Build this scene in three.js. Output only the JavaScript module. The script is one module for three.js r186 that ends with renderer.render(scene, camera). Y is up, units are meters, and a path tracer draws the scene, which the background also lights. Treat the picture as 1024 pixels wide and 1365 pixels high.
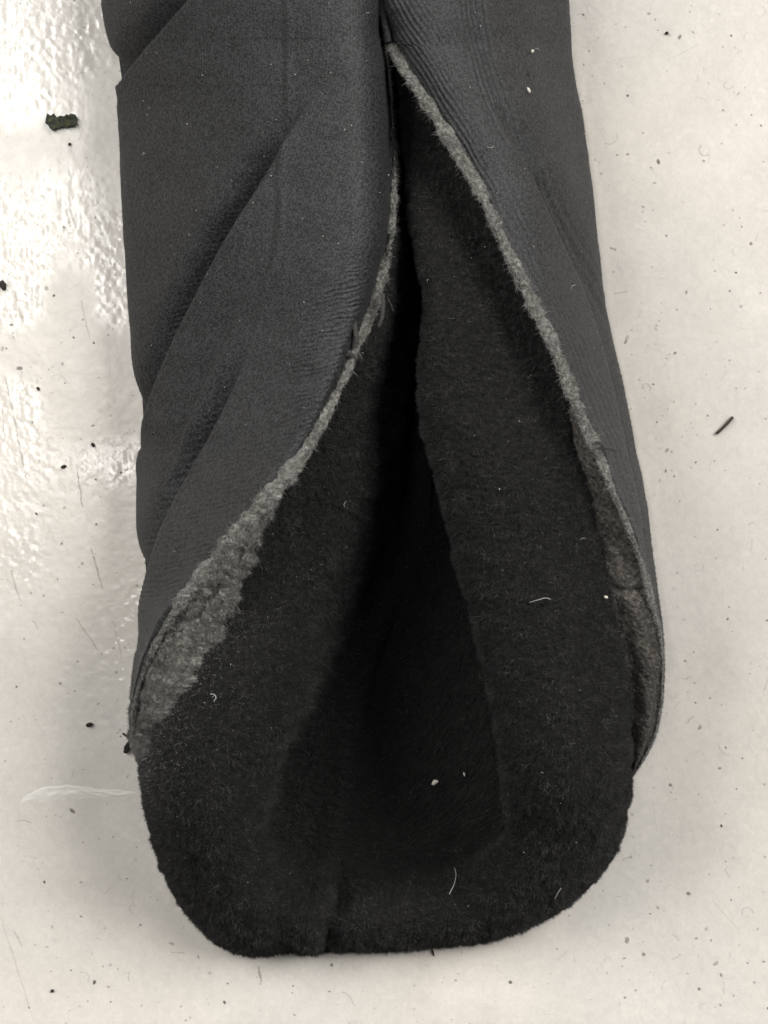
import * as THREE from 'three';
import { ImprovedNoise } from 'three/addons/math/ImprovedNoise.js';
import { RectAreaLightUniformsLib } from 'three/addons/lights/RectAreaLightUniformsLib.js';
import { RoundedBoxGeometry } from 'three/addons/geometries/RoundedBoxGeometry.js';
import { mergeGeometries } from 'three/addons/utils/BufferGeometryUtils.js';

// ---------------------------------------------------------------- camera, lamps, exposure
const D = 0.30;                                   // camera height over the tabletop
const scene = new THREE.Scene();
const camera = new THREE.PerspectiveCamera(2 * Math.atan(0.075 / D) * 180 / Math.PI, 768 / 1024, 0.02, 20);
camera.position.set(0, D, 0);
camera.up.set(0, 0, -1);
camera.lookAt(0, 0, 0);
const renderer = new THREE.WebGLRenderer({ antialias: true });
renderer.setSize(768, 1024);
renderer.toneMapping = THREE.LinearToneMapping;
renderer.toneMappingExposure = 1.24;
renderer.shadowMap.enabled = true;
scene.background = new THREE.Color().setRGB(0.025, 0.025, 0.026);   // dim surroundings of the bench
RectAreaLightUniformsLib.init();

function ceilingLamp(name, label, [x, y, z], turn, w, l, L, glow) {
  const g = new THREE.Group(); g.name = name; g.position.set(x, y, z); g.rotation.y = turn;
  g.userData = { label, category: 'ceiling lamp' };
  const housing = new THREE.Mesh(new RoundedBoxGeometry(w + 0.06, 0.06, l + 0.06, 2, 0.012), new THREE.MeshStandardMaterial({ color: new THREE.Color().setRGB(0.6, 0.6, 0.6), roughness: 0.6 }));
  housing.name = 'housing'; housing.position.y = 0.045; g.add(housing);
  const tube = new THREE.Mesh(new RoundedBoxGeometry(w, 0.02, l, 2, 0.006), new THREE.MeshStandardMaterial({ color: 0xffffff, emissive: new THREE.Color(1, 0.97, 0.92), emissiveIntensity: glow, roughness: 0.5 }));
  tube.name = 'diffuser'; tube.position.y = 0.008; g.add(tube);
  const light = new THREE.RectAreaLight(new THREE.Color().setRGB(1, 0.985, 0.955), L, w, l);
  light.position.set(0, -0.006, 0); light.rotation.x = -Math.PI / 2; g.add(light);
  scene.add(g);
  return g;
}
ceilingLamp('tube_lamp', 'long narrow tube lamp above, mirrored as the bright streak on the board', [-0.465, 2.3, -0.48], 0.235, 0.04, 1.05, 42, 2.0);
ceilingLamp('panel_lamp', 'broad square lamp panel on the ceiling over to the right of the sleeve', [2.2, 2.3, -1.3], 0, 2.1, 2.1, 7.8, 1.6);
ceilingLamp('panel_lamp_001', 'broad square lamp panel on the ceiling over to the left of the sleeve', [-2.2, 2.3, -1.5], 0, 2.1, 2.1, 5.0, 1.6);

// ---------------------------------------------------------------- helpers
let seed = 20240611;
const rnd = () => { seed |= 0; seed = seed + 0x6D2B79F5 | 0; let t = Math.imul(seed ^ seed >>> 15, 1 | seed); t = t + Math.imul(t ^ t >>> 7, 61 | t) ^ t; return ((t ^ t >>> 14) >>> 0) / 4294967296; };
const gauss = () => { let s = 0; for (let i = 0; i < 6; i++) s += rnd(); return (s - 3) / 0.707; };
const imp = new ImprovedNoise();
const ns = (x, y, z = 0) => imp.noise(x, y, z);
const fbm = (x, y, z = 0) => ns(x, y, z) + 0.5 * ns(2.03 * x + 7.1, 2.03 * y + 3.7, 2.03 * z) + 0.25 * ns(4.1 * x + 1.9, 4.1 * y + 8.3, 4.1 * z);
const clamp = (x, a = 0, b = 1) => Math.min(b, Math.max(a, x));
const sstep = (a, b, x) => { const t = clamp((x - a) / (b - a)); return t * t * (3 - 2 * t); };
const K = 0.15 / 1365;                            // metres on the tabletop per unit of the plan grid
const HS = 1.32;                                  // millimetres per unit of the heights listed below
const MM = 0.001 * HS / K;                        // plan units per unit of height
// plan coordinates (unit K, measured at tabletop level) and height in mm -> world
const P = (px, py, h) => { const y = h * 0.001 * HS, s = K * (D - y) / D; return new THREE.Vector3((px - 512) * s, y, (py - 682.5) * s); };
function curve(rows) {                            // rows [t, a, b, ...] -> smooth interpolation in t
  const n = rows.length, m = rows[0].length - 1, out = new Array(m);
  const sl = rows.map((r, i) => { const a = rows[Math.max(0, i - 1)], b = rows[Math.min(n - 1, i + 1)]; return r.slice(1).map((_, k) => (b[k + 1] - a[k + 1]) / (b[0] - a[0] || 1)); });
  return (t) => {
    let i = 0; while (i < n - 2 && t > rows[i + 1][0]) i++;
    const A = rows[i], B = rows[i + 1], d = B[0] - A[0], u = clamp((t - A[0]) / d), u2 = u * u, u3 = u2 * u;
    const r = new Array(m);
    for (let k = 0; k < m; k++) r[k] = (2 * u3 - 3 * u2 + 1) * A[k + 1] + (u3 - 2 * u2 + u) * d * sl[i][k] + (3 * u2 - 2 * u3) * B[k + 1] + (u3 - u2) * d * sl[i + 1][k];
    return r;
  };
}
// grid of world points -> indexed geometry; first index i, second j; normal = d/di x d/dj
function gridGeometry(grid, wrap = false) {
  const ni = grid.length, nj = grid[0].length, pos = new Float32Array(ni * nj * 3), uv = new Float32Array(ni * nj * 2), idx = new Uint32Array((ni - 1) * (nj - 1) * 6);
  let along = 0;
  for (let i = 0; i < ni; i++) {
    if (i) { let d = 0, m = 0; for (let j = 0; j < nj; j += 6, m++) d += grid[i][j].distanceTo(grid[i - 1][j]); along += d / m; }
    let u = 0;
    for (let j = 0; j < nj; j++) {
      const p = grid[i][j], k = i * nj + j;
      if (j) u += p.distanceTo(grid[i][j - 1]);
      pos[3 * k] = p.x; pos[3 * k + 1] = p.y; pos[3 * k + 2] = p.z; uv[2 * k] = u; uv[2 * k + 1] = along;
    }
  }
  for (let i = 0; i < ni; i++) { const c = uv[2 * (i * nj + (nj >> 1))]; for (let j = 0; j < nj; j++) uv[2 * (i * nj + j)] -= c; }
  if (grid.uv) uv.set(grid.uv);
  let q = 0;
  for (let i = 0; i < ni - 1; i++) for (let j = 0; j < nj - 1; j++) {
    const a = i * nj + j, b = a + nj, c = a + 1, d = b + 1;
    idx[q++] = a; idx[q++] = b; idx[q++] = c; idx[q++] = c; idx[q++] = b; idx[q++] = d;
  }
  const g = new THREE.BufferGeometry();
  g.setAttribute('position', new THREE.BufferAttribute(pos, 3)); g.setAttribute('uv', new THREE.BufferAttribute(uv, 2)); g.setIndex(new THREE.BufferAttribute(idx, 1));
  g.computeVertexNormals();
  return g;
}
function displace(grid, f) {                      // moves the grid points along their normals by f(i, j) mm
  const g = gridGeometry(grid), n = g.attributes.normal.array, nj = grid[0].length;
  grid.uv = g.attributes.uv.array;              // the cloth keeps the scale it had before it was creased
  grid.forEach((row, i) => row.forEach((p, j) => { const k = 3 * (i * nj + j), d = 0.001 * f(i, j, p); p.x += n[k] * d; p.y += n[k + 1] * d; p.z += n[k + 2] * d; }));
  return grid;
}
const plan = (p) => { const s = K * (D - p.y) / D; return [p.x / s + 512, p.z / s + 682.5]; };
function add(name, geo, mat, parent, label, category) {
  const m = new THREE.Mesh(geo, mat); m.name = name; m.castShadow = m.receiveShadow = true;
  if (label) m.userData.label = label;
  if (category) m.userData.category = category;
  (parent || scene).add(m); return m;
}

// ---------------------------------------------------------------- textures
function hash(x, y, s) { let h = Math.imul(x + 101, 374761393) + Math.imul(y + 57, 668265263) + Math.imul(s + 13, 1442695041); h = Math.imul(h ^ h >>> 15, 2246822519); h = Math.imul(h ^ h >>> 13, 1274126177); return ((h ^ h >>> 16) >>> 0) / 4294967296; }
function vn(x, y, per, s) {                       // tileable value noise, period per
  const xi = Math.floor(x), yi = Math.floor(y), fx = x - xi, fy = y - yi, u = fx * fx * (3 - 2 * fx), v = fy * fy * (3 - 2 * fy);
  const w = (a) => ((a % per) + per) % per, x0 = w(xi), x1 = w(xi + 1), y0 = w(yi), y1 = w(yi + 1);
  return (hash(x0, y0, s) * (1 - u) + hash(x1, y0, s) * u) * (1 - v) + (hash(x0, y1, s) * (1 - u) + hash(x1, y1, s) * u) * v;
}
function tex(n, f, { color = false, float = false, repeat = [1, 1], wrap = THREE.RepeatWrapping } = {}) {
  const data = float ? new Float32Array(n * n * 4) : new Uint8Array(n * n * 4);
  for (let y = 0; y < n; y++) for (let x = 0; x < n; x++) {
    const v = f(x / n, y / n, x, y), k = 4 * (y * n + x), a = Array.isArray(v) ? v : [v, v, v];
    for (let c = 0; c < 3; c++) data[k + c] = float ? a[c] : clamp(Math.round(a[c] * 255), 0, 255);
    data[k + 3] = float ? 1 : 255;
  }
  const t = new THREE.DataTexture(data, n, n, THREE.RGBAFormat, float ? THREE.FloatType : THREE.UnsignedByteType);
  t.wrapS = t.wrapT = wrap; t.magFilter = THREE.LinearFilter; t.minFilter = THREE.LinearFilter; t.repeat.set(...repeat);
  if (color) t.colorSpace = THREE.SRGBColorSpace;
  t.needsUpdate = true; return t;
}
// knitted jersey, tile 20 mm
const knitBump = tex(1024, (u, v) => 0.45 * vn(u * 96, v * 96, 96, 1) + 0.35 * vn(u * 160, v * 120, 40, 2) + 0.2 * (0.5 + 0.5 * Math.sin(2 * Math.PI * (u * 44 + 0.3 * vn(u * 20, v * 20, 20, 5)))) * vn(u * 44, v * 60, 4, 3), { float: true, repeat: [50, 50] });
const knitColor = tex(1024, (u, v) => {
  const g = 0.55 * vn(u * 100, v * 100, 100, 11) + 0.45 * vn(u * 200, v * 200, 200, 12), big = vn(u * 6, v * 6, 6, 13), fleck = vn(u * 128, v * 128, 128, 14);
  const k = 0.80 + 1.5 * (g - 0.5) + 0.16 * Math.sin(2 * Math.PI * (u * 42 + v * 16)) * vn(u * 16, v * 16, 16, 18) + 0.05 * (big - 0.5) + (fleck > 0.93 ? 0.12 : 0);
  return [k * 0.985, k * 0.985, k * 0.985];
}, { color: true, repeat: [50, 50] });
// velour backing under the pile, tile 20 mm
const fleeceBump = tex(512, (u, v) => 0.6 * vn(u * 34, v * 34, 34, 21) + 0.4 * vn(u * 80, v * 80, 80, 22), { float: true, repeat: [50, 50] });
const fleeceColor = tex(512, (u, v) => { const k = 0.75 + 0.4 * (vn(u * 40, v * 40, 40, 24) - 0.5) + 0.25 * (vn(u * 90, v * 90, 90, 25) - 0.5); return [k, k * 0.98, k * 0.96]; }, { color: true, repeat: [50, 50] });
// worn foam, tile 20 mm
const foamColor = tex(512, (u, v) => { const a = vn(u * 10, v * 10, 10, 31), b = vn(u * 44, v * 44, 44, 32), c = vn(u * 110, v * 110, 110, 33), k = 0.72 + 0.22 * (a - 0.5) + 0.4 * (b - 0.5) + 0.3 * (c - 0.5); return [k, k * 0.985, k * (0.95 + 0.03 * a)]; }, { color: true, repeat: [50, 50] });
const foamBump = tex(512, (u, v) => 0.6 * vn(u * 50, v * 50, 50, 34) + 0.4 * vn(u * 110, v * 110, 110, 35), { float: true, repeat: [50, 50] });

const M = {
  jersey: new THREE.MeshPhysicalMaterial({ color: new THREE.Color().setRGB(0.043, 0.043, 0.0455), map: knitColor, roughness: 0.66, bumpMap: knitBump, bumpScale: 0.00006, sheen: 0.35, sheenRoughness: 0.5, sheenColor: new THREE.Color().setRGB(0.2, 0.2, 0.22) }),
  fleece: new THREE.MeshPhysicalMaterial({ color: new THREE.Color().setRGB(0.010, 0.0097, 0.0095), map: fleeceColor, roughness: 0.95, bumpMap: fleeceBump, bumpScale: 0.00030 }),
  pile: new THREE.MeshStandardMaterial({ color: 0xffffff, roughness: 0.8 }),
  foam: new THREE.MeshStandardMaterial({ color: new THREE.Color().setRGB(0.31, 0.308, 0.292), map: foamColor, roughness: 0.95, bumpMap: foamBump, bumpScale: 0.00025 }),
  foamDark: new THREE.MeshStandardMaterial({ color: new THREE.Color().setRGB(0.14, 0.133, 0.122), map: foamColor, roughness: 0.9, bumpMap: foamBump, bumpScale: 0.00025 }),
  thread: new THREE.MeshStandardMaterial({ color: new THREE.Color().setRGB(0.03, 0.03, 0.032), roughness: 0.9 }),
};

// ---------------------------------------------------------------- tabletop
const B = 0.20;                                   // side of the texture square
const marks = [];                                 // scratches: [x0, y0, x1, y1, width, strength]
for (const a of [[8, 505, 36, 642, 1.5, .5], [3, 545, 8, 600, 1.2, .3], [28, 500, 40, 540, 1, .3], [102, 622, 110, 676, 1.6, .55], [121, 728, 137, 786, 1.6, .5], [14, 760, 27, 802, 1.4, .4], [101, 824, 132, 868, 1.2, .35], [152, 830, 162, 878, 1, .3], [86, 270, 96, 308, 3, .35], [93, 272, 100, 305, 2, .3], [108, 400, 120, 452, 1.2, .35], [20, 390, 31, 430, 1.2, .35], [742, 1130, 770, 1190, 1, .2], [0, 1220, 45, 1360, 1.2, .2], [18, 1240, 30, 1262, 2, .25], [890, 80, 930, 60, 1, .15], [345, 1288, 348, 1312, 3, .45], [950, 1200, 985, 1240, 1, .15], [150, 345, 155, 368, 1.2, .3]]) marks.push(a);
const N = 2048;
const boardCol = new Float32Array(N * N), boardWarm = new Float32Array(N * N);
const texel = B / N, toT = (px, py) => [((px - 512) * K + B / 2) / texel, ((py - 682.5) * K + B / 2) / texel];
for (let i = 0; i < 1700; i++) {                  // flecks of dirt baked into the paint: each with an outline
  let px = -60 + 1150 * rnd(), py = -60 + 1500 * rnd();
  if (rnd() < 0.5) { const c = hash(Math.floor(px / 90), Math.floor(py / 90), 77); if (c < 0.45) continue; }
  const [cx, cy] = toT(px, py), r = 0.7 + 1.3 * rnd() * rnd() + (rnd() < 0.05 ? 1.2 : 0), st = (0.12 + 0.45 * rnd() * rnd() + (rnd() < .1 ? .2 : 0)), el = 1 + 1.5 * rnd() * rnd(), an = rnd() * 6.28, ca = Math.cos(an), sa = Math.sin(an), R = Math.ceil(r * 3 + 2);
  for (let y = -R; y <= R; y++) for (let x = -R; x <= R; x++) {
    const X = Math.floor(cx) + x, Y = Math.floor(cy) + y; if (X < 0 || Y < 0 || X >= N || Y >= N) continue;
    const dx = (ca * x + sa * y) / el, dy = -sa * x + ca * y, d = Math.hypot(dx, dy) + 0.6 * (hash(X, Y, i) - 0.5);
    boardCol[Y * N + X] = Math.max(boardCol[Y * N + X], st * sstep(r + 0.6, r - 0.5, d));
  }
}
for (let i = 0; i < 360; i++) {                   // thin curled scuffs
  let px = -60 + 1150 * rnd(), py = -60 + 1500 * rnd(), an = rnd() * 6.28; const st = 0.06 + 0.16 * rnd() * rnd(), L = 6 + 22 * rnd(), turn = (rnd() - 0.5) * 0.35;
  for (let k = 0; k < L; k++) { px += Math.cos(an); py += Math.sin(an); an += turn + 0.5 * (rnd() - 0.5); const [X, Y] = toT(px, py).map(Math.floor); if (X > 0 && Y > 0 && X < N - 1 && Y < N - 1) { boardCol[Y * N + X] = Math.max(boardCol[Y * N + X], st); boardCol[Y * N + X + 1] = Math.max(boardCol[Y * N + X + 1], st * 0.5); } }
}
for (const [x0, y0, x1, y1, w, s] of marks) {
  const n = Math.ceil(Math.hypot(x1 - x0, y1 - y0) * 2);
  for (let k = 0; k <= n; k++) {
    const t = k / n, [cx, cy] = toT(x0 + (x1 - x0) * t + 1.5 * ns(t * 4, x0 * 0.1), y0 + (y1 - y0) * t), ww = w * (0.5 + 0.5 * Math.sin(Math.PI * t)) * (0.8 + 0.5 * ns(t * 9, y0)), ss = s * 0.7 * (0.65 + 0.6 * ns(t * 14, x0 * 0.37, 3));
    for (let y = -4; y <= 4; y++) for (let x = -4; x <= 4; x++) { const X = Math.floor(cx) + x, Y = Math.floor(cy) + y; if (X < 0 || Y < 0 || X >= N || Y >= N) continue; boardCol[Y * N + X] = Math.max(boardCol[Y * N + X], ss * sstep(ww * 0.6 + 0.8, ww * 0.6 - 0.4, Math.hypot(x, y))); }
  }
}
const boardMap = tex(N, (u, v, x, y) => {
  const a = vn(u * 9, v * 9, 9, 41), b = vn(u * 40, v * 40, 40, 42), c = vn(u * 220, v * 220, 220, 43), e = vn(u * 700, v * 700, 700, 44), f = vn(u * 23, v * 23, 23, 45);
  let k = 0.862 + 0.018 * (a - 0.5) + 0.026 * (b - 0.5) + 0.022 * (c - 0.5) + 0.03 * (e - 0.5);
  const d = boardCol[y * N + x], stain = 0.02 * sstep(0.62, 0.85, f) * vn(u * 160, v * 160, 160, 46);
  k -= stain; k *= 1 - d;
  const w = 0.012 * (a - 0.5);
  return [k * (1.0 + w), k * (0.976 - d * 0.02), k * (0.941 - w - d * 0.06)];
}, { color: true, wrap: THREE.MirroredRepeatWrapping });
// orange peel and brush relief of the paint
const boardBump = tex(2048, (u, v) => {
  const p = 0.55 * vn(u * 250, v * 250, 250, 51) + 0.2 * vn(u * 120, v * 120, 120, 52) + 0.2 * vn(u * 560, v * 560, 560, 53);
  const patch = sstep(0.35, 0.7, vn(u * 14, v * 14, 14, 54));
  return p * (0.6 + 0.55 * patch) + 0.10 * vn(u * 30, v * 30, 30, 55);
}, { float: true, wrap: THREE.MirroredRepeatWrapping });
const boardRough = tex(1024, (u, v) => { const r = 0.13 + 0.13 * sstep(0.3, 0.75, vn(u * 26, v * 26, 26, 61)) + 0.06 * (vn(u * 200, v * 200, 200, 62) - 0.5); return [r, r, r]; }, { wrap: THREE.MirroredRepeatWrapping });
const boardMat = new THREE.MeshPhysicalMaterial({ color: 0xffffff, map: boardMap, roughness: 1, roughnessMap: boardRough, bumpMap: boardBump, bumpScale: 0.000042 });
const topG = new RoundedBoxGeometry(0.8, 0.018, 0.8, 2, 0.002);
{ const p = topG.attributes.position, uv = topG.attributes.uv; for (let i = 0; i < p.count; i++) uv.setXY(i, p.getX(i) / B + 0.5, p.getZ(i) / B + 0.5); }
const tabletop = add('tabletop', topG, boardMat, null, 'scuffed off-white painted board under the black sleeve', 'tabletop');
tabletop.position.y = -0.009; tabletop.userData.kind = 'structure';

function lifted(y0, rows, hmm, seedz) {           // a lifted wrinkle of paint: rows of [x, y, half width]
  const c = curve(rows.map((q) => [q[0], q[1], q[2]])), x0 = rows[0][0], x1 = rows[rows.length - 1][0], grid = [];
  for (let j = 0; j < 22; j++) { const row = []; for (let i = 0; i < 150; i++) { const x = x0 + (x1 - x0) * i / 149, [y, w] = c(x), v = j / 21 * 2 - 1, e = Math.sin(Math.PI * i / 149), rag = 1.5 + 0.5 * ns(x / 17, seedz); row.push(P(x, y + v * w * rag, -0.02 + hmm * Math.pow(Math.max(0, 1 - v * v), 0.7) * sstep(0, 0.4, e) * (0.7 + 0.6 * ns(x / 14, v * 2, seedz) + 0.25 * ns(x / 6, v * 2, seedz)))); } grid.push(row); }
  return gridGeometry(grid);
}
{
  const pm = new THREE.MeshPhysicalMaterial({ color: new THREE.Color().setRGB(0.76, 0.74, 0.69), roughness: 0.35 });
  for (const [rows, h, z] of [[[[20, 1070, 3], [50, 1061, 6], [90, 1056, 7], [130, 1058, 5], [190, 1058, 2]], 0.085, 2.2]]) { const m = add('paint_wrinkle', lifted(0, rows, h, z), pm, tabletop); m.position.y = 0.009; }
}

// pile of the fleece
function hairGeometry() {
  const pts = [], seg = 3, idx = [];
  for (let k = 0; k <= seg; k++) { const t = k / seg, r = 1 - 0.7 * t, bx = 6 * t * t; for (let a = 0; a < 3; a++) pts.push(bx + r * Math.cos(a * 2.094), t, r * Math.sin(a * 2.094)); }
  for (let k = 0; k < seg; k++) for (let a = 0; a < 3; a++) { const b = (a + 1) % 3, p = 3 * k; idx.push(p + a, p + 3 + a, p + b, p + b, p + 3 + a, p + 3 + b); }
  const g = new THREE.BufferGeometry(); g.setAttribute('position', new THREE.Float32BufferAttribute(pts, 3)); g.setIndex(idx); g.computeVertexNormals(); return g;
}
const hairG = hairGeometry();
// n hairs over a grid; keep(i, j) thins them; look(i, j, p) gives [length mm, thickness mm, r, g, b, lean]
function fuzz(name, grid, n, keep, look, parent) {
  const geo = gridGeometry(grid), nor = geo.attributes.normal.array, ni = grid.length, nj = grid[0].length, cum = new Float64Array((ni - 1) * (nj - 1)); let sum = 0;
  for (let i = 0; i < ni - 1; i++) for (let j = 0; j < nj - 1; j++) { sum += grid[i][j].distanceTo(grid[i + 1][j]) * grid[i][j].distanceTo(grid[i][j + 1]) * keep(i, j); cum[i * (nj - 1) + j] = sum; }
  const im = new THREE.InstancedMesh(hairG, M.pile, n), m = new THREE.Matrix4(), q = new THREE.Quaternion(), up = new THREE.Vector3(0, 1, 0), dir = new THREE.Vector3(), col = new THREE.Color(), sc = new THREE.Vector3(), q2 = new THREE.Quaternion();
  for (let k = 0; k < n; k++) {
    const r = rnd() * sum; let a = 0, b = cum.length - 1; while (a < b) { const c = (a + b) >> 1; if (cum[c] < r) a = c + 1; else b = c; }
    const i = Math.floor(a / (nj - 1)), j = a % (nj - 1), fu = rnd(), fv = rnd();
    const p = grid[i][j].clone().lerp(grid[i + 1][j], fu).add(grid[i][j + 1].clone().sub(grid[i][j]).multiplyScalar(fv)), o = 3 * (i * nj + j);
    const [len, th, cr, cg, cb, lean] = look(i, j, p), x = p.x * 1000, z = p.z * 1000;
    const ang = 6.28 * (ns(x / 2.6, z / 2.6, 3) * 1.7 + 0.2 * gauss());
    dir.set(nor[o] + lean * Math.cos(ang) * (0.6 + 0.6 * rnd()), nor[o + 1] + lean * 0.4 * gauss(), nor[o + 2] + lean * Math.sin(ang) * (0.6 + 0.6 * rnd())).normalize();
    q.setFromUnitVectors(up, dir).multiply(q2.setFromAxisAngle(up, rnd() * 6.28));
    m.compose(p.addScaledVector(dir, -0.00005), q, sc.set(th * 0.001, len * 0.001, th * 0.001));
    im.setMatrixAt(k, m); im.setColorAt(k, col.setRGB(cr, cg, cb));
  }
  im.name = name; im.userData.kind = 'stuff'; im.castShadow = im.receiveShadow = true; parent.add(im); return im;
}
// ---------------------------------------------------------------- the sleeve
const sleeve = new THREE.Group(); sleeve.name = 'neoprene_sleeve'; scene.add(sleeve);
sleeve.userData = { label: 'black neoprene sleeve with an open slit, frayed grey edges and fleece lining', category: 'sleeve' };

const curveX = (rows) => { const f = curve(rows); return (y) => f(y)[0]; };
const xL = curveX([[-350, 112], [0, 136], [60, 145], [120, 153], [200, 160], [350, 168], [480, 176], [580, 181], [640, 181], [720, 181], [800, 186], [850, 183], [900, 177], [950, 175], [1000, 178], [1040, 184]]);
const notch = (y) => 5.5 * Math.max(0, 1 - Math.abs(y - 591) / (y < 591 ? 22 : 26)) + 3 * sstep(60, 108, y) * sstep(124, 109, y);
const xR = curveX([[-350, 735], [0, 757], [90, 765], [160, 778], [240, 788], [320, 797], [400, 806], [490, 826], [590, 846], [680, 863], [760, 873], [850, 885], [920, 884], [975, 875], [1010, 860], [1045, 837]]);
const ropeL = [[52, 514, 21.5, 2.6], [100, 518.5, 19.5, 2.8], [200, 522.5, 19, 3.6], [240, 525, 19.6, 5], [262, 525, 20, 6.5], [300, 522, 20.3, 5.5], [330, 518, 20.8, 5.5], [360, 511, 21.5, 7.5], [400, 501, 22.5, 10], [430, 490, 23.3, 9], [455, 478, 24, 6.5], [500, 460, 25, 6], [560, 431, 26, 7.5], [600, 409, 26.3, 9.5], [640, 378, 26.4, 12], [680, 345, 26, 13], [720, 310, 25.3, 12.5], [760, 276, 24.6, 12], [800, 243, 23.4, 10.5], [840, 215, 21.5, 9], [880, 195, 19.2, 7], [920, 183, 17, 5.5], [950, 179, 15, 4.5], [985, 180, 12, 2.5]];
const ropeR = [[52, 518, 22, 4], [62, 522, 22.2, 6.5], [80, 533, 22.5, 8.5], [110, 553, 23, 9], [150, 578, 23.6, 10.5], [200, 608, 24.2, 10], [250, 638, 24.6, 10.5], [300, 661, 24.8, 9], [350, 684, 25, 8.5], [400, 708, 25.2, 9], [450, 733, 25.3, 9], [510, 757, 25.2, 8.5], [560, 777, 25, 8], [600, 796, 24.7, 8.5], [650, 815, 24, 4.6], [700, 836, 23, 3.4], [760, 858, 21, 3.4], [800, 868, 19.5, 5], [840, 878, 17.5, 3], [880, 882, 15.5, 2.4], [930, 881, 13, 2], [980, 871, 9, 2], [1030, 847, 5, 2]];
for (const q of ropeL) q[3] *= 0.8;
for (const q of ropeR) q[3] *= 0.82;
const rL = curve(ropeL), rR = curve(ropeR);
const xEL = (y) => y < 52 ? 511 + (y - 52) * (y > 0 ? 0.14 : 0.05) - (y <= 0 ? 52 * 0.09 : 0) : Math.max(rL(y)[0] - 0.75 * rL(y)[2], xL(y) + 2);
const xER = (y) => y < 52 ? xEL(y) + 5 + 0.04 * (y + 350) * 0.3 : Math.min(rR(y)[0] + 0.7 * rR(y)[2], xR(y) - 1.5);

const hL = curve([[-350, 6, 11.5, 18, 24.2, 27, 25.8, 23.2], [0, 6, 11.5, 18, 24.2, 27, 25.8, 23.2], [52, 6, 11.5, 17.9, 24, 26.9, 25.3, 20.8], [200, 6, 11.5, 17.5, 23.6, 26.5, 24.5, 18.5], [350, 6, 11, 17, 23.2, 26.5, 25, 20.5], [450, 6, 10.5, 16, 22, 26, 26, 23.5], [550, 5.5, 10, 15.2, 21, 25.4, 26.6, 25.6], [650, 5.5, 10, 15, 20.5, 24.6, 26, 26], [750, 6, 11, 16.5, 20.5, 23.5, 24.5, 24.6], [850, 8, 12, 15, 18, 20.4, 21.2, 21.2], [930, 8, 11, 13.5, 15.2, 16.4, 16.6, 16.6], [985, 6, 9, 10.5, 11.4, 12, 12, 12]]);
const hR = curve([[-350, 23.4, 24.6, 25, 23.6, 17.5, 10.5, 6], [0, 23.4, 24.6, 25, 23.6, 17.5, 10.5, 6], [52, 21.5, 23.5, 24.8, 23.4, 17.4, 10.5, 6], [100, 22.8, 23.8, 24.5, 23.2, 17.3, 10.5, 6], [250, 24.4, 24.6, 24.4, 22.4, 16.6, 10.3, 6], [450, 25.1, 25, 24.2, 21.4, 15.6, 10, 6], [600, 24.5, 24.2, 23, 19.6, 14.4, 9.6, 6], [750, 21.2, 20.7, 19.5, 17.5, 14.5, 11.5, 8], [850, 17, 16.5, 15.5, 14, 12, 10, 8], [950, 11.3, 11, 10.5, 10, 9, 8, 6.5], [1035, 4.2, 4, 3.5, 3.3, 3, 2.5, 2]]);
const FR = [0, 0.1, 0.3, 0.6, 0.85, 0.95, 1];
function panelGrid(y0, y1, rows, n, outline) {
  const grid = [];
  for (let i = 0; i < rows; i++) {
    const y = y0 + (y1 - y0) * i / (rows - 1);
    const c = new THREE.CatmullRomCurve3(outline(y).map(([x, h]) => new THREE.Vector3(x, h * MM, 0)), false, 'centripetal');
    grid.push(c.getSpacedPoints(n - 1).map((p) => P(p.x, y, p.y / MM)));
  }
  return grid;
}
// a fold: the cloth sinks towards the line from one side and steps up again on the other
const fold = (d, A, w1, B2, w2) => d < 0 ? -A * Math.exp(-((d / w1) ** 2)) : -A * Math.exp(-((d / 3) ** 2)) + B2 * Math.exp(-d / w2) * (1 - Math.exp(-((d / 4) ** 2)));
const line = (pts) => { const f = curveX(pts.map(([x, y]) => [y, x])); return (x, y) => { const s = (f(y + 3) - f(y - 3)) / 6; return (x - f(y)) / Math.sqrt(1 + s * s); }; };
const jerseyFuzz = (grid) => fuzz('jersey_fuzz', grid, 45000, (i, j) => (j < 25 || j > 305 || i < 240 ? 0 : 1), () => { const k = 0.035 + 0.11 * rnd() * rnd() * rnd(); return [0.12 + 0.22 * rnd(), 0.012 + 0.009 * rnd(), k, k, k * 1.02, 2.5]; }, sleeve);
const C1 = line([[420, -200], [250, 0], [205, 52], [175, 88], [152, 116]]);
const C2 = line([[560, -120], [470, 40], [398, 150], [345, 245], [292, 335], [238, 440], [203, 525], [184, 590]]);
const C3 = line([[395, 300], [340, 440], [290, 560], [236, 660], [204, 735], [188, 800], [180, 860]]);
const C4 = line([[330, 380], [300, 450], [258, 540], [222, 630], [196, 700], [184, 760]]);
const press = line([[386, -350], [385, 0], [385, 120], [379, 205], [375, 320], [350, 410], [335, 470]]);
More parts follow.
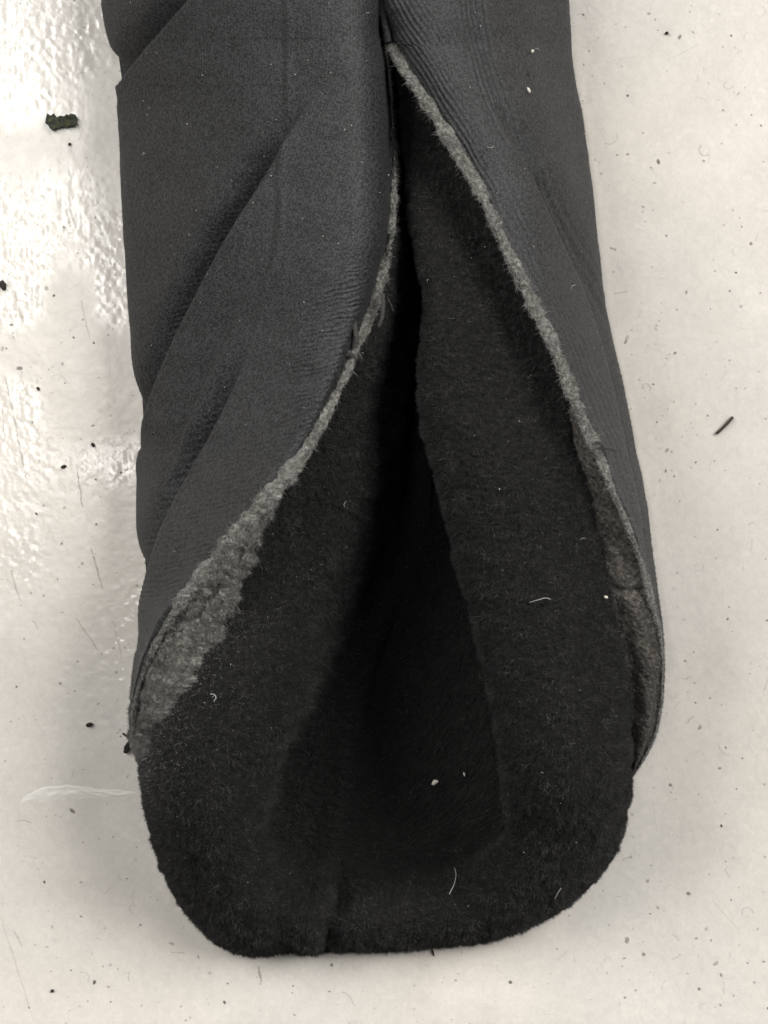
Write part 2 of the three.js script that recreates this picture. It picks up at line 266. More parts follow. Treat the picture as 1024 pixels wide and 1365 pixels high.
{
  const grid = panelGrid(-350, 985, 1150, 330, (y) => {
    const l = xL(y), e = Math.max(xEL(y), l + 2), h = hL(y), w = e - l, k = clamp(w / 60);
    const o = notch(y), pts = [[l + 16, 0.5], [l + 6 + o, h[0] * 0.22], [l + 1.6 + o, h[0] * 0.6], [l + o, h[0]]];
    FR.forEach((f, i) => i && pts.push([l + w * f, h[i]]));
    pts.push([e + 2, h[6] - 1.2], [e + 3, h[6] - 3]);
    return pts;
  });
  displace(grid, (i, j, p) => {
    const [x, y] = plan(p);
    let d = 0.25 * fbm(x / 130, y / 150, 1.5) + 0.05 * ns(x / 22, y / 26, 4);
    const c1 = C1(x, y), c2 = C2(x, y), c3 = C3(x, y), c4 = C4(x, y);
    const g1 = sstep(150, 90, y), g2 = sstep(100, 320, y) * sstep(605, 560, y), g3 = sstep(440, 640, y) * sstep(880, 800, y), g4 = 0.45 * sstep(360, 520, y) * sstep(640, 560, y);
    d += g1 * fold(c1, 3.6, 26, 1.3, 55) + g2 * fold(c2, 3.6 * (0.5 + 0.5 * sstep(130, 260, y)), 21, 1.4, 50) + g3 * fold(c3, 3.2, 17, 1.2, 38) + g4 * fold(c4, 1.2, 18, 0.6, 40);
    const rib = (c, per, s) => Math.exp(-(((c + 9) / 13) ** 2)) * Math.sin(2 * Math.PI * (y + s * x + 4 * ns(x / 20, y / 20, 7)) / per) * (0.5 + 0.5 * sstep(-0.3, 0.3, ns(x / 18, y / 14, 11)));
    d += 0.06 * g2 * rib(c2, 6.5, 0.45) + 0.07 * g3 * rib(c3, 8, 0.5) + 0.035 * g1 * rib(c1, 7, 0.6);
    const e = xEL(y) - x, near = sstep(4, 18, e) * sstep(110, 30, e) * sstep(300, 420, y) * sstep(840, 760, y);
    d += 0.06 * near * Math.sin(2 * Math.PI * (y + 0.22 * x + 5 * ns(x / 26, y / 18, 2)) / 6.6) * (0.35 + 0.65 * sstep(-0.25, 0.35, ns(x / 30, y / 22, 17)));
    const pr = press(x, y); d += 0.17 * sstep(480, 380, y) * (Math.exp(-((pr / 5) ** 2)) - 0.45 * Math.exp(-(((pr + 9) / 5) ** 2)));
    return d;
  });
  add('front_panel', gridGeometry(grid), M.jersey, sleeve, 'jersey panel with diagonal folds');
  jerseyFuzz(grid);
}
// right hand panel
const F0 = line([[628, -200], [632, 0], [650, 90], [676, 160], [697, 200]]);
const F1 = line([[640, 60], [668, 150], [698, 205], [727, 265], [764, 345], [800, 440], [832, 560], [858, 680], [872, 770]]);
const F2 = line([[770, 300], [790, 370], [812, 440], [838, 545], [858, 640], [872, 740]]);
{
  const grid = panelGrid(-350, 1035, 1150, 330, (y) => {
    const r = xR(y), e = xER(y), h = hR(y), w = Math.max(r - e, 1.5), pts = [[e - 3, h[0] - 3], [e - 2, h[0] - 1.2]];
    [0, 0.05, 0.15, 0.4, 0.7, 0.9, 1].forEach((f, i) => pts.push([e + w * f, h[i]]));
    pts.push([r - 1.6, h[6] * 0.6], [r - 6, h[6] * 0.22], [r - 16, 0.5]);
    return pts;
  });
  displace(grid, (i, j, p) => {
    const [x, y] = plan(p), rimFade = sstep(1, 26, xR(y) - x);
    let d = 0.22 * fbm(x / 120 + 9, y / 160, 3.5) + 0.04 * ns(x / 22, y / 26, 4);
    const f0 = F0(x, y), f1 = F1(x, y), f2 = F2(x, y);
    const g0 = sstep(220, 150, y), g1 = sstep(120, 215, y) * sstep(800, 720, y), g2 = sstep(330, 430, y) * sstep(740, 690, y);
    // the strip nearest the slit lies over the outer part: the cloth steps down beyond the fold line
    d += g0 * (-0.35 * Math.exp(-((f0 / 14) ** 2)));
    d += rimFade * g1 * (f1 > 0 ? -2.6 * Math.exp(-((f1 / 24) ** 2)) : 0.6 * Math.exp(f1 / 40) - 3.2 * Math.exp(-((f1 / 4) ** 2))) * (0.55 + 0.45 * sstep(215, 260, y));
    d += rimFade * g2 * fold(-f2, 1.0, 12, 0.5, 20);
    const warp = 3 * ns(x / 34, y / 60, 5);
    const dd = y < 60 ? (x - (516 + (y - 55) * 0.62)) * 0.85 : (x - xER(y)) * 0.87;
    const band = y < 60 ? sstep(0, 10, dd) * sstep(125, 40, dd) : sstep(1, 5, dd) * sstep(62 - 18 * sstep(60, 300, y), 18, dd);
    d += 0.15 * band * sstep(470, 200, y) * Math.sin(2 * Math.PI * (dd + warp) / 6.8) * (0.55 + 0.6 * ns(x / 40, y / 70, 8));
    d += 0.16 * g0 * Math.exp(-((f0 / 17) ** 2)) * Math.sin(2 * Math.PI * (f0 + warp * 0.6) / 7.2);
    d += 0.10 * g1 * Math.exp(-(((f1 - 12) / 12) ** 2)) * Math.sin(2 * Math.PI * (f1 + warp * 0.6) / 6.4) * sstep(560, 250, y);
    d += 0.05 * sstep(430, 520, y) * Math.exp(-(((f2 - 8) / 12) ** 2)) * Math.sin(2 * Math.PI * (y - 0.4 * x + 3 * ns(x / 20, y / 20)) / 7);
    d += 0.03 * band * sstep(330, 460, y) * sstep(720, 560, y) * Math.sin(2 * Math.PI * (dd + warp) / 5.6);
    d -= 0.5 * Math.exp(-(((x - 706) / 5) ** 2) - (((y - 103) / 9) ** 2));   // small dimple
    return d;
  });
  add('front_panel', gridGeometry(grid), M.jersey, sleeve, 'jersey panel with fine ribs along the slit');
  jerseyFuzz(grid);
}

// lining: stations round the opening, each running from the outer border to the floor of the hollow
const S = [
  [[515, 60, 20.8], [516, 62, 20.5], [518, 65, 19], [519.5, 68, 18], [521, 70, 17], [522, 73, 15], [524, 78, 13]],
  [[517, 95, 20], [519, 100, 19.3], [522, 105, 18], [526, 110, 16.5], [529, 115, 15], [531, 120, 11], [533, 128, 8]],
  [[524, 255, 20], [528, 258, 19], [532, 262, 17], [536, 266, 13], [541, 272, 9], [546, 280, 3], [556, 290, 5]],
  [[500, 395, 22.5], [508, 398, 21.5], [520, 404, 19], [535, 412, 14], [550, 424, 9], [562, 436, 3], [575, 450, 4]],
  [[448, 515, 25], [458, 518, 24], [480, 525, 21.5], [505, 535, 17], [530, 550, 11], [550, 565, 3], [575, 580, 4]],
  [[365, 640, 25.6], [390, 640, 24.4], [430, 650, 21], [470, 665, 18], [505, 690, 10.2], [535, 715, 3], [572, 740, 1.4]],
  [[260, 775, 23.6], [300, 780, 23], [350, 790, 21], [400, 805, 19], [445, 825, 11.7], [480, 850, 3], [552, 870, 1.4]],
  [[190, 900, 14], [218, 900, 19.3], [265, 905, 22], [335, 915, 22.8], [398, 930, 15.6], [428, 950, 3], [535, 960, 1.4]],
  [[186, 1000, 4], [191, 1005, 12.5], [222, 1010, 21.3], [300, 1015, 23.3], [362, 1022, 16.5], [390, 1035, 3], [530, 1050, 1.4]],
  [[204, 1110, 2], [207, 1108, 10.5], [235, 1100, 19.2], [295, 1098, 21.7], [345, 1100, 15.4], [375, 1108, 3], [529, 1110, 1.4]],
  [[240, 1208, 1], [243, 1202, 7.1], [275, 1181, 14.3], [310, 1163, 17], [350, 1148, 12.1], [395, 1145, 3], [528, 1140, 1.4]],
  [[309, 1265, 0.8], [312, 1258, 5.8], [333, 1234, 10.8], [350, 1210, 12.5], [375, 1188, 9.3], [420, 1170, 4.5], [527, 1158, 1.4]],
  [[402, 1270, 0.6], [403, 1263, 4.5], [410, 1243, 7.7], [420, 1222, 8.4], [432, 1203, 6], [455, 1185, 3.5], [526, 1166, 1.4]],
  [[520, 1264, 0.6], [520, 1258, 4.5], [520, 1240, 7], [521, 1220, 7.6], [522, 1203, 5.8], [523, 1185, 3.6], [527, 1168, 1.4]],
  [[640, 1256, 0.6], [639, 1248, 5.2], [632, 1228, 8.4], [620, 1205, 8.9], [605, 1188, 6.7], [580, 1176, 4], [528, 1166, 1.4]],
  [[738, 1221, 0.8], [734, 1213, 6.6], [714, 1190, 12.2], [690, 1163, 14], [655, 1150, 10.2], [620, 1150, 2.6], [527, 1155, 1.4]],
  [[808, 1156, 1], [803, 1151, 7.9], [777, 1128, 16.2], [735, 1112, 18.9], [682, 1104, 14.8], [688, 1108, 2.6], [526, 1140, 1.4]],
  [[835, 1080, 2], [832, 1078, 11.1], [806, 1067, 20.1], [750, 1057, 24.3], [676, 1050, 20.2], [682, 1052, 2.6], [522, 1100, 1.4]],
  [[841, 985, 8], [836, 980, 15], [806, 970, 22.6], [745, 957, 26.6], [664, 950, 22.9], [670, 952, 2.6], [518, 1020, 1.4]],
  [[836, 880, 13], [829, 878, 18.4], [800, 870, 22.8], [735, 855, 26.9], [644, 845, 23.6], [650, 848, 2.6], [522, 920, 1.4]],
  [[806, 765, 17], [800, 762, 20.8], [772, 752, 22.8], [705, 735, 26.5], [614, 725, 23.8], [620, 730, 2.6], [542, 800, 1.4]],
  [[778, 622, 20], [770, 622, 22], [745, 622, 22.6], [672, 615, 26.5], [582, 608, 24.2], [588, 612, 2.6], [556, 680, 1.4]],
  [[750, 505, 22.5], [738, 505, 22.3], [708, 505, 22.2], [645, 503, 24.2], [569, 500, 25], [575, 503, 2.6], [562, 560, 4]],
  [[702, 392, 23], [690, 394, 22], [666, 396, 21.8], [625, 398, 23], [578, 400, 24], [584, 404, 2.6], [567, 450, 4]],
  [[648, 270, 23], [636, 272, 21.4], [618, 275, 20.4], [588, 275, 20.8], [553, 275, 20.4], [559, 279, 2.6], [549, 295, 5]],
  [[560, 120, 22.5], [552, 122, 20.5], [545, 125, 18.5], [538, 127, 17.5], [531, 129, 15.5], [530, 132, 11], [532, 136, 8]],
  [[530, 70, 22], [528, 70, 21], [526, 71, 19.5], [524, 71, 18], [522.5, 72, 16], [522, 74, 14], [522, 78, 12.5]],
];
const NS = S.length - 1, NT = 6;
const rails = [...Array(7).keys()].map((t) => new THREE.CatmullRomCurve3(S.map((r) => new THREE.Vector3(r[t][0], r[t][2] * MM, r[t][1])), false, 'centripetal'));
function station(s) { return new THREE.CatmullRomCurve3(rails.map((r) => r.getPoint(s / NS)), false, 'centripetal'); }
const LI = 1300, LJ = 250, lin = [];
const groove = line([[548, 760], [520, 850], [492, 960], [470, 1080], [448, 1190], [434, 1250], [430, 1300]]);
for (let i = 0; i < LI; i++) { const c = station(NS * i / (LI - 1)); const row = []; for (let j = 0; j < LJ; j++) { const p = c.getPoint(j / (LJ - 1)); row.push(P(p.x, p.z, Math.max(0.3, p.y / MM))); } lin.push(row); }
displace(lin, (i, j, p) => {
  const [x, y] = plan(p), low = sstep(0, 14, j);
  let d = low * (0.55 * fbm(x / 95 + 3, y / 120, 2.2) + 0.16 * ns(x / 24, y / 26, 6));
  if (y > 700 && x < 700) { const g = groove(x, y); d += sstep(740, 900, y) * (g > 0 ? -1.3 * Math.exp(-((g / 20) ** 2)) + 0.0 : -1.3 * Math.exp(-((g / 7) ** 2)) + 1.2 * Math.exp(-(((g + 18) / 22) ** 2))) * sstep(10, 80, j); }
  d += (0.32 * ns(x / 8, y / 8, 1) + 0.2 * ns(x / 4.2, y / 4.2, 9)) * sstep(0, 8, j);
  return d;
});
lin.forEach((row) => row.forEach((p, j) => { if (j > 20) p.y = Math.max(p.y, 0.0022 + 0.0004 * ns(p.x * 300, p.z * 300)); }));
const linG = gridGeometry(lin);
add('lining', linG, M.fleece, sleeve, 'black fleece lining turned out round the opening');

// pile of the fleece, torn backing
// torn grey backing: how far (in rail index) it reaches over the lining, by station
const tornEnd = curveX([[4.6, 0.2], [4.9, 0.7], [5.2, 0.9], [5.6, 1.15], [6, 1.45], [6.4, 1.75], [6.8, 1.85], [7.1, 1.85], [7.5, 1.65], [7.8, 1.6], [8.0, 1.3], [8.2, 0.6]]);
const torn = (s) => tornEnd(s) + (0.22 * fbm(s * 5, 1.3) + 0.13 * ns(s * 17, 4.2)) * (1 + 0.7 * sstep(6.8, 7.4, s));
const covered = (i, j) => { const s = NS * i / (LI - 1), t = NT * j / (LJ - 1); return s > 4.65 && s < 8.2 && t < torn(s) - 0.15 - 0.5 * (0.5 + 0.5 * ns(s * 9, t * 4, 2)); };
fuzz('pile', lin, 400000, (i, j) => (j < 4 || covered(i, j) ? 0 : j > LJ * 0.86 ? 0.25 : 1), (i, j, p) => {
  const x = p.x * 1000, z = p.z * 1000, v = 0.6 + 0.8 * rnd(), c = ns(x / 2.2, z / 2.2, 8), f = rnd() < 0.15 ? 3 + 4 * rnd() * rnd() : 1, k = 0.018 * v * f * (1 + 0.8 * c);
  const s = NS * i / (LI - 1), t = NT * j / (LJ - 1);
  const dust = s > 6.2 && s < 9.2 && t < 3 && rnd() < 0.75 * sstep(2.9, 1.3, t + 0.9 * c) * sstep(9.1, 8.1, s + 0.5 * c) ? 2 + 3.5 * rnd() : 1;
  return [(0.3 + 0.45 * rnd()) * (1 + 0.6 * c), 0.025 + 0.022 * rnd(), k * dust, k * 0.98 * dust, k * 0.97 * dust, 1.0];
}, sleeve);

// torn grey backing lying on the lining
{
  const n = 420, mJ = 90, grid = [];
  const nor = linG.attributes.normal.array;
  for (let a = 0; a < n; a++) {
    const s = 4.65 + (8.19 - 4.65) * a / (n - 1), fi = s / NS * (LI - 1), i = Math.floor(fi), row = [], end = Math.max(0.15, torn(s));
    for (let b = 0; b < mJ; b++) {
      const t = end * (b / (mJ - 1)), fj = t / NT * (LJ - 1), j = Math.floor(fj), f = fj - j, o = 3 * (i * LJ + j);
      const p = lin[i][j].clone().lerp(lin[i][j + 1], f).lerp(lin[i + 1][j].clone().lerp(lin[i + 1][j + 1], f), fi - i), e = b / (mJ - 1), g = a / (n - 1);
      const [x, y] = plan(p);
      const rim = Math.pow(1 - Math.pow(Math.abs(2 * clamp(0.5 + e / 2) - 1), 4), 0.5) * sstep(0, 0.03, g) * sstep(1, 0.9, g);
      const hole = sstep(0.18, 0.42, ns(x / 20, y / 30, 12)) * sstep(0.3, 0.6, e);
      const hgt = rim * (1.2 + 0.35 * fbm(x / 17, y / 22, 9) + 0.25 * ns(x / 6, y / 7, 2) - 0.8 * hole) - 0.1;
      row.push(p.addScaledVector(new THREE.Vector3(nor[o], nor[o + 1], nor[o + 2]), 0.001 * hgt));
    }
    grid.push(row);
  }
  add('torn_backing', gridGeometry(grid), M.foam, sleeve, 'torn grey fuzzy backing beside the wide cut edge');
  fuzz('backing_fibres', grid, 30000, (i, j) => 1, (i, j, p) => { const x = p.x * 1000, z = p.z * 1000, k = 0.19 * (0.45 + 0.9 * rnd()) * (1 + 0.6 * ns(x / 1.8, z / 1.8, 4)); return [0.25 + 0.4 * rnd(), 0.018 + 0.014 * rnd(), k, k * 0.985, k * 0.92, 1.5]; }, sleeve);
}
// dark strip of bared foam on the other side, between the lining and the thin edge
{
  const rows = curve([[545, 758, 22.4, 768, 23.6, 777, 24.2], [620, 770, 21.5, 786, 22.8, 802, 24], [690, 784, 20, 806, 21.4, 832, 23], [780, 800, 19, 830, 20, 864, 20], [850, 818, 17.5, 850, 18.4, 880, 17], [900, 826, 15.5, 857, 16.4, 883, 14.6], [960, 830, 12, 856, 12.6, 876, 11], [1000, 832, 8, 848, 8.6, 862, 7.6], [1035, 836, 3, 839, 3.6, 845, 4.2]]);
  const grid = [];
  for (let a = 0; a < 460; a++) { const y = 545 + 490 * a / 459, r = rows(y), c = new THREE.CatmullRomCurve3([[r[0], r[1]], [r[2], r[3]], [r[4], r[5]]].map(([x, h]) => new THREE.Vector3(x, h * MM, 0))); const row = []; for (let b = 0; b < 90; b++) { const p = c.getPoint(b / 89); row.push(P(p.x, y, p.y / MM)); } grid.push(row); }
  displace(grid, (i, j, p) => { const [x, y] = plan(p), q = j / 89, lowr = sstep(760, 820, y); return lowr * (0.55 * Math.exp(-(((q - 0.62) / 0.16) ** 2)) - 0.35 * Math.exp(-(((q - 0.3) / 0.12) ** 2))) + 0.22 * fbm(x / 14, y / 26, 6) + 0.10 * ns(x / 5, y / 6, 3) - 0.5 * Math.exp(-(((y - 788) / 5) ** 2)) * sstep(0.2, 0.4, q); });
  add('bared_foam', gridGeometry(grid), M.foamDark, sleeve, 'dark strip of bared foam beside the thin cut edge');
  fuzz('foam_fibres', grid, 5000, (i, j) => 1, (i, j, p) => { const k = 0.07 * (0.4 + 1.1 * rnd()); return [0.2 + 0.3 * rnd(), 0.016 + 0.014 * rnd(), k, k * 0.96, k * 0.9, 1.5]; }, sleeve);
}
// cut edges: ropes of worn foam
function rope(pts, y0, y1, n, off, label, seedz, tint) {
  const f = curve(pts), m = 30, grid = [];
  const at = (y) => { const [x, h, r] = f(y); return [P(x, y, h), r * K]; };
  for (let i = 0; i < n; i++) {
    const y = y0 + (y1 - y0) * i / (n - 1), [c, r0] = at(y), T = at(y + 2)[0].sub(at(y - 2)[0]).normalize(), side = new THREE.Vector3(0, 1, 0).cross(T).normalize(), upv = T.clone().cross(side), row = [];
    const end = Math.min(1, sstep(0, 0.012, i / n) + 0.02) * Math.min(1, sstep(1, 0.988, i / n) + 0.02), r = r0 * (0.95 + 0.5 * ns(y / 23, seedz) + 0.3 * ns(y / 9.5, seedz + 4)) * end;
    for (let j = 0; j < m; j++) {
      const a = -2 * Math.PI * j / (m - 1), ca = Math.cos(a), sa = Math.sin(a), aa = j === m - 1 ? 0 : a;
      const b = 1 + 0.3 * ns(y / 11 + Math.cos(aa) * 0.8, Math.cos(aa) * 2.2 + seedz, Math.sin(aa) * 2.2) + 0.2 * ns(y / 4.5, Math.cos(aa) * 4, Math.sin(aa) * 4 + seedz);
      row.push(c.clone().addScaledVector(side, ca * r * b).addScaledVector(upv, sa * Math.max(r * 0.6, 0.35e-3 * end) * b + off));
    }
    grid.push(row);
  }
  add('cut_edge', gridGeometry(grid), M.foam, sleeve, label);
  fuzz('edge_fibres', grid, Math.round(n * 12), (i, j) => 1, (i, j, p) => { const k = tint * (0.5 + 0.9 * rnd()); return [0.18 + 0.3 * rnd() + (rnd() < 0.06 ? 0.6 : 0), 0.014 + 0.014 * rnd(), k * 1.01, k, k * 0.96, 1.3]; }, sleeve);
  return f;
}
rope(ropeL, 52, 985, 1100, 0, 'frayed grey cut edge that widens towards its lower end', 2.7, 0.28);
rope(ropeR, 52, 1030, 1100, 0, 'frayed grey cut edge thinning out towards its lower end', 9.3, 0.31);
// strands that came loose along the cut edges
function strand(pts, r, n = 40) { const c = new THREE.CatmullRomCurve3(pts.map((p) => P(...p))); const g = new THREE.TubeGeometry(c, n, r * 0.001, 7, false); const p = g.attributes.position; for (let i = 0; i < p.count; i++) { const k = 1e-3 * 0.45 * r; p.setXYZ(i, p.getX(i) + k * ns(p.getX(i) * 3000, p.getZ(i) * 3000), p.getY(i) + k * ns(p.getZ(i) * 3000, p.getX(i) * 3000, 5), p.getZ(i) + k * ns(p.getX(i) * 3000, p.getZ(i) * 3000, 9)); } g.computeVertexNormals(); return g; }
const frays = [
  [[[473, 430, 25.2], [474, 440, 25.6], [476, 452, 25.4], [473, 462, 25]], 0.33], [[[462, 474, 25.3], [466, 470, 25.6], [470, 476, 25.2]], 0.28], [[[510, 392, 24], [511, 405, 24.2], [509, 425, 24], [505, 434, 23.6]], 0.28],
  [[[516, 390, 24], [517, 398, 23], [522, 408, 22.4], [524, 414, 22]], 0.13], [[[478, 470, 25.2], [481, 476, 25.2], [482, 482, 24.6]], 0.2],
  [[[798, 598, 25.6], [806, 596, 25.8], [815, 598, 25.6], [822, 601, 25.2]], 0.22], [[[794, 590, 25.6], [802, 592, 26], [806, 600, 25.6]], 0.2],
];
frays.forEach(([pts, r]) => add('frayed_strand', strand(pts, r), M.foam, sleeve));
// seam above the slit, and the back of the sleeve on the board
add('seam', strand([...Array(12).keys()].map((k) => { const y = -345 + 36.5 * k; return [(xEL(y) + xER(y)) / 2, y, 22.6]; }), 0.5, 160), M.thread, sleeve);
{
  const sh = new THREE.Shape(), pts = [];
  for (let y = -348; y <= 980; y += 20) pts.push([xL(y) + 12, y]);
  for (const [x, y] of [[212, 1110], [254, 1200], [320, 1256], [402, 1262], [520, 1256], [636, 1246], [730, 1212], [800, 1148], [826, 1075]]) pts.push([x, y]);
  for (let y = 1000; y >= -348; y -= 20) pts.push([xR(y) - 14, y]);
  pts.forEach(([x, y], i) => { const a = (x - 512) * K, b = (y - 682.5) * K; i ? sh.lineTo(a, b) : sh.moveTo(a, b); });
  const g = new THREE.ExtrudeGeometry(sh, { depth: 0.0007, bevelEnabled: false }); g.rotateX(Math.PI / 2); g.translate(0, 0.0009, 0);
  add('back_panel', g, M.jersey, sleeve);
}

// ---------------------------------------------------------------- crumbs, fibres and dirt
const stone = (() => { const v = []; for (let k = 0; k < 4; k++) { const g = new THREE.IcosahedronGeometry(1, 1), p = g.attributes.position; for (let i = 0; i < p.count; i++) { const x = p.getX(i), y = p.getY(i), z = p.getZ(i), s = 1 + 0.45 * ns(x * 1.3 + 5 * k, y * 1.3, z * 1.3 + 2); p.setXYZ(i, x * s, y * s, z * s); } g.computeVertexNormals(); v.push(g); } return v; })();
const dirt = new THREE.MeshStandardMaterial({ color: new THREE.Color().setRGB(0.025, 0.022, 0.016), roughness: 0.85 });
const pale = new THREE.MeshStandardMaterial({ color: new THREE.Color().setRGB(0.75, 0.70, 0.60), roughness: 0.7 });
const greyLint = new THREE.MeshStandardMaterial({ color: new THREE.Color().setRGB(0.42, 0.42, 0.40), roughness: 0.9 });
const HM = new Float32Array(1100 * 1450);
for (const m of sleeve.children) { if (m.isInstancedMesh) continue; const p = m.geometry.attributes.position; for (let i = 0; i < p.count; i++) { const v = new THREE.Vector3().fromBufferAttribute(p, i), [x, y] = plan(v), X = Math.round(x) + 30, Y = Math.round(y) + 40; if (X >= 0 && Y >= 0 && X < 1100 && Y < 1450) HM[Y * 1100 + X] = Math.max(HM[Y * 1100 + X], v.y * 1000 / HS); } }
function heightMap(px, py) { const X = Math.round(px) + 30, Y = Math.round(py) + 40; let h = 0; for (const R of [1, 3, 5]) { for (let a = -R; a <= R; a++) for (let b = -R; b <= R; b++) h = Math.max(h, HM[(Y + a) * 1100 + X + b] || 0); if (h > 0.9) break; } return h; }
const inside = (x, y) => heightMap(x, y) > 0.5;

function crumb(name, label, category, px, py, [sx, sy, sz], turn, mat, group) {
  const h = heightMap(px, py) + (mat === pale ? (sx > 0.5 ? 1.1 : 0.3) : 0), m = add(name, stone[Math.floor(rnd() * 4)].clone(), mat, null, label, category);
  m.geometry.scale(sx * 0.001, sy * 0.001, sz * 0.001); m.rotation.y = turn; m.position.copy(P(px, py, h + sy * 0.8));
  if (group) m.userData.group = group; return m;
}
{ // dark green flake, top left
  const sh = new THREE.Shape(); [[-20, -6], [-19, -9], [-15, -6], [-11, -9], [-7, -4], [-2, -6], [3, -5], [7, -8], [9, -6], [12, -9], [17, -8], [20, -3], [18, 0], [20, 4], [15, 6], [10, 5], [7, 8], [1, 6], [-4, 9], [-8, 8], [-11, 12], [-15, 9], [-17, 5], [-21, 2]].forEach(([x, y], i) => { const a = x * K, b = -y * K; i ? sh.lineTo(a, b) : sh.moveTo(a, b); });
  const g = new THREE.ExtrudeGeometry(sh, { depth: 0.00012, bevelEnabled: true, bevelSize: 0.00012, bevelThickness: 0.00012, bevelSegments: 2, curveSegments: 3 }); g.rotateX(-Math.PI / 2);
  const p = g.attributes.position; for (let i = 0; i < p.count; i++) p.setY(i, p.getY(i) + 0.0004 * (0.5 + ns(p.getX(i) * 900, p.getZ(i) * 900, 3)));
  g.computeVertexNormals();
  const t = tex(128, (u, v) => { const k = 0.12 + 0.16 * vn(u * 12, v * 12, 12, 71) + 0.12 * vn(u * 40, v * 40, 40, 72), y = sstep(0.45, 0.7, vn(u * 8, v * 8, 8, 73)); return [k * (0.78 + 0.2 * y), k * (0.82 + 0.2 * y), k * (0.7 - 0.1 * y)]; }, { color: true, repeat: [220, 220] });
  const m = add('leaf_flake', g, new THREE.MeshStandardMaterial({ color: 0xffffff, map: t, roughness: 0.8 }), null, 'dark green crumpled flake lying on the board near the upper left corner', 'flake');
  m.position.copy(P(83, 162, 0.25));
}
{ // splinter on the right
  const c = new THREE.CatmullRomCurve3([[955, 578, 0.2], [962, 572, 0.35], [970, 564, 0.4], [977, 556, 0.3]].map((p) => P(...p)));
  const g = new THREE.TubeGeometry(c, 14, 0.00024, 6, false);
  add('splinter', g, new THREE.MeshStandardMaterial({ color: new THREE.Color().setRGB(0.06, 0.04, 0.03), roughness: 0.8 }), null, 'thin dark brown splinter lying alone on the right of the board', 'splinter');
}
const dg = 'dark crumbs lying on the board';
crumb('dirt_crumb', 'dark crumb cut by the left border of the picture', 'crumb', 4, 380, [0.5, 0.3, 0.75], 0.4, dirt, dg);
crumb('dirt_crumb_001', 'small black crumb at the upper right end of the bright streak', 'crumb', 124, 593, [0.28, 0.22, 0.36], 0.7, dirt, dg);
crumb('dirt_crumb_002', 'small black crumb at the lower left of the bright streak', 'crumb', 85, 622, [0.46, 0.25, 0.26], 0.3, dirt, dg);
crumb('dirt_crumb_003', 'black crumb on the board up and left of the black thread clump', 'crumb', 119, 966, [0.55, 0.3, 0.3], 0.25, dirt, dg);
crumb('dirt_crumb_004', 'tiny black crumb below the lower left curve of the sleeve', 'crumb', 70, 1321, [0.26, 0.2, 0.26], 0, dirt, dg);
crumb('dirt_crumb_005', 'tiny black crumb level with the sharp notch in the left side', 'crumb', 51, 518, [0.22, 0.2, 0.3], 0.6, dirt, dg);
crumb('dirt_crumb_006', 'tiny dark crumb beside the green flake', 'crumb', 93, 192, [0.24, 0.2, 0.22], 0.6, dirt, dg);
crumb('dirt_crumb_007', 'tiny dark crumb near the upper right corner, left of the pair', 'crumb', 889, 44, [0.26, 0.2, 0.22], 0.6, dirt, dg);
crumb('dirt_crumb_008', 'dark crumb just under the lowest edge of the sleeve', 'crumb', 577, 1269, [0.16, 0.2, 0.6], 0.3, dirt, dg);
{
  const g = mergeGeometries([[[[164, 978, .3], [170, 982, .6], [176, 984, .5]], .14], [[[167, 1003, .3], [168, 996, .5], [172, 991, .7], [174, 987, .6]], .28], [[[166, 1002, .3], [170, 999, .7], [172, 992, .6]], .22]].map(([p, r]) => strand(p, r, 16)));
  add('thread_clump', g, new THREE.MeshStandardMaterial({ color: new THREE.Color().setRGB(0.015, 0.014, 0.013), roughness: 0.9 }), null, 'black clump of thread on the board touching the left side of the sleeve', 'thread');
}
crumb('pale_crumb', 'larger of two pale crumbs in the dark hollow', 'crumb', 580, 1043, [0.55, 0.3, 0.35], 0.5, pale, 'pale crumbs in the hollow');
crumb('pale_crumb_001', 'smaller of two pale crumbs in the dark hollow', 'crumb', 619, 1032, [0.14, 0.2, 0.3], 0.4, pale, 'pale crumbs in the hollow');
crumb('pale_crumb_002', 'pale crumb at the crack between the fleece and the bared foam', 'crumb', 808, 796, [0.3, 0.25, 0.2], -0.4, pale);
crumb('pale_crumb_003', 'white dot on the ribbed panel near the top', 'crumb', 710, 68, [0.22, 0.2, 0.22], 0, pale);
crumb('pale_crumb_004', 'elongated white speck by the small dimple in the ribbed panel', 'crumb', 705, 120, [0.18, 0.2, 0.4], 0.5, pale);
function fibre(name, label, pts, r, mat, group) { const m = add(name, strand(pts.map(([x, y, dh]) => [x, y, heightMap(x, y) + (dh ?? 0.8)]), r, 24), mat, null, label, 'fibre'); if (group) m.userData.group = group; }
fibre('loose_fibre', 'pale curved fibre low in the hollow near the bottom lip', [[599, 1192, 1.1], [605, 1180, 1.3], [608, 1167, 1.3], [606, 1157, 1.1]], 0.06, greyLint);
fibre('loose_fibre_001', 'short straight pale fibre on the lower right curve of the fleece', [[740, 1198, 1.2], [744, 1190, 1.4], [748, 1184, 1.3]], 0.07, greyLint);
fibre('loose_fibre_002', 'pale fibre lying flat on the fleece fold at mid height', [[706, 803, 1.0], [716, 800, 1.2], [728, 797, 1.2], [734, 799, 1.0]], 0.045, greyLint);
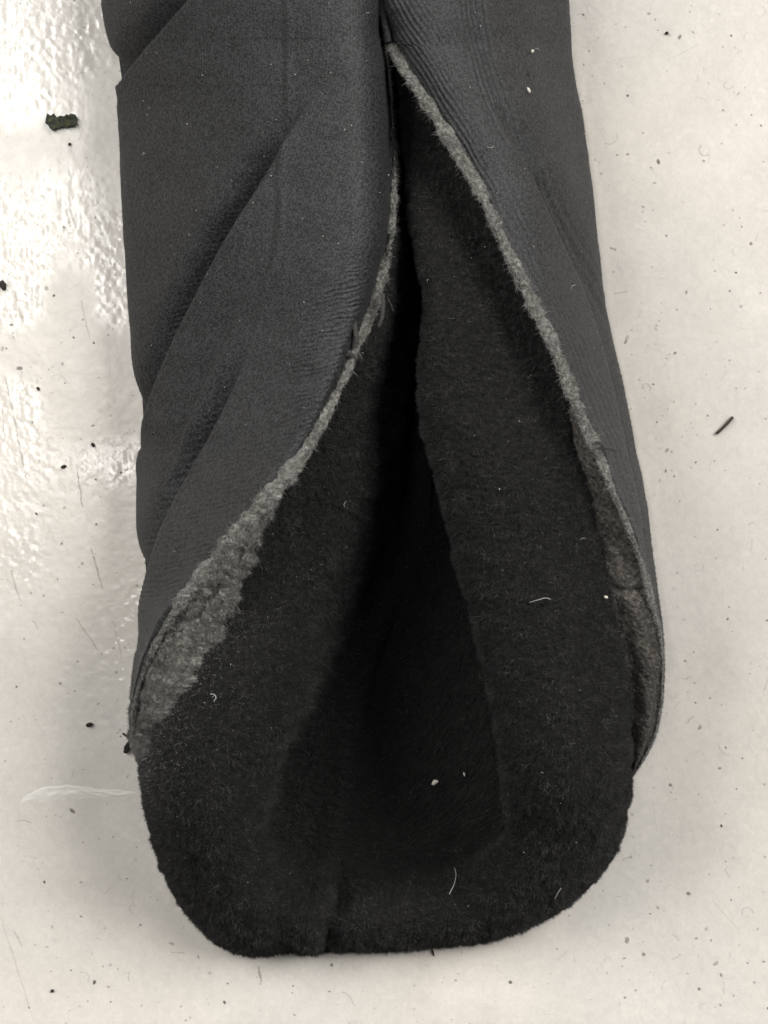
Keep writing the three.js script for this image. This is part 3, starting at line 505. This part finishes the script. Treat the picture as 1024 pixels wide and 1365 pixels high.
fibre('loose_fibre_003', 'small curled pale fibre on the fleece below the torn grey backing', [[281, 925, 1.2], [286, 926, 1.3], [288, 930, 1.2], [285, 935, 1.0]], 0.06, greyLint);
fibre('loose_fibre_004', 'pale fibre loop sticking out of the fold edge over the hollow', [[566, 566, .9], [561, 574, 1.4], [563, 582, 1.2], [570, 586, .8]], 0.08, greyLint);
// lint: specks and short fibres on the fabric
{
  const parts = [];
  for (let k = 0; k < 380; k++) {
    const px = 150 + 720 * rnd(), py = -20 + 1250 * rnd(); if (!inside(px, py)) continue;
    const h = heightMap(px, py); if (h < 6) continue; if (rnd() < 0.95) {
      const g = stone[k % 4].clone(), s = 0.028 + 0.06 * rnd() * rnd(), p = P(px, py, h + 0.1); g.deleteAttribute('uv'); g.scale(s * 0.001, s * 0.001, s * 0.0016); g.rotateY(rnd() * 6); g.translate(p.x, p.y, p.z); parts.push(g.toNonIndexed ? (g.index ? g.toNonIndexed() : g) : g);
    } else { const a = rnd() * 6.28, L = 3 + 6 * rnd(); const g = strand([[px, py, h + 0.3], [px + L * 0.5 * Math.cos(a), py + L * 0.5 * Math.sin(a), h + 0.6], [px + L * Math.cos(a + 0.5), py + L * Math.sin(a + 0.5), h + 0.4]], 0.035, 6).toNonIndexed(); g.deleteAttribute('uv'); parts.push(g); }
  }
  const m = add('lint', mergeGeometries(parts), greyLint, null, 'pale specks of lint scattered over the black sleeve', 'lint'); m.userData.kind = 'stuff';
}
{ // grit on the board
  const parts = [];
  for (let k = 0; k < 230; k++) { const px = -20 + 1064 * rnd(), py = -20 + 1405 * rnd(); if (inside(px, py)) continue; const s = 0.05 + 0.16 * rnd() * rnd() * rnd(), g = stone[k % 4].clone(), p = P(px, py, 0.04); g.scale(s * 0.001, s * 0.0007, s * (0.8 + rnd()) * 0.001); g.rotateY(rnd() * 6); g.translate(p.x, p.y, p.z); parts.push(g); }
  const m = add('grit', mergeGeometries(parts), new THREE.MeshStandardMaterial({ color: new THREE.Color().setRGB(0.12, 0.10, 0.075), roughness: 0.9 }), null, 'fine brown grit scattered over the off-white board', 'grit'); m.userData.kind = 'stuff';
}

scene.add(camera);
renderer.render(scene, camera);
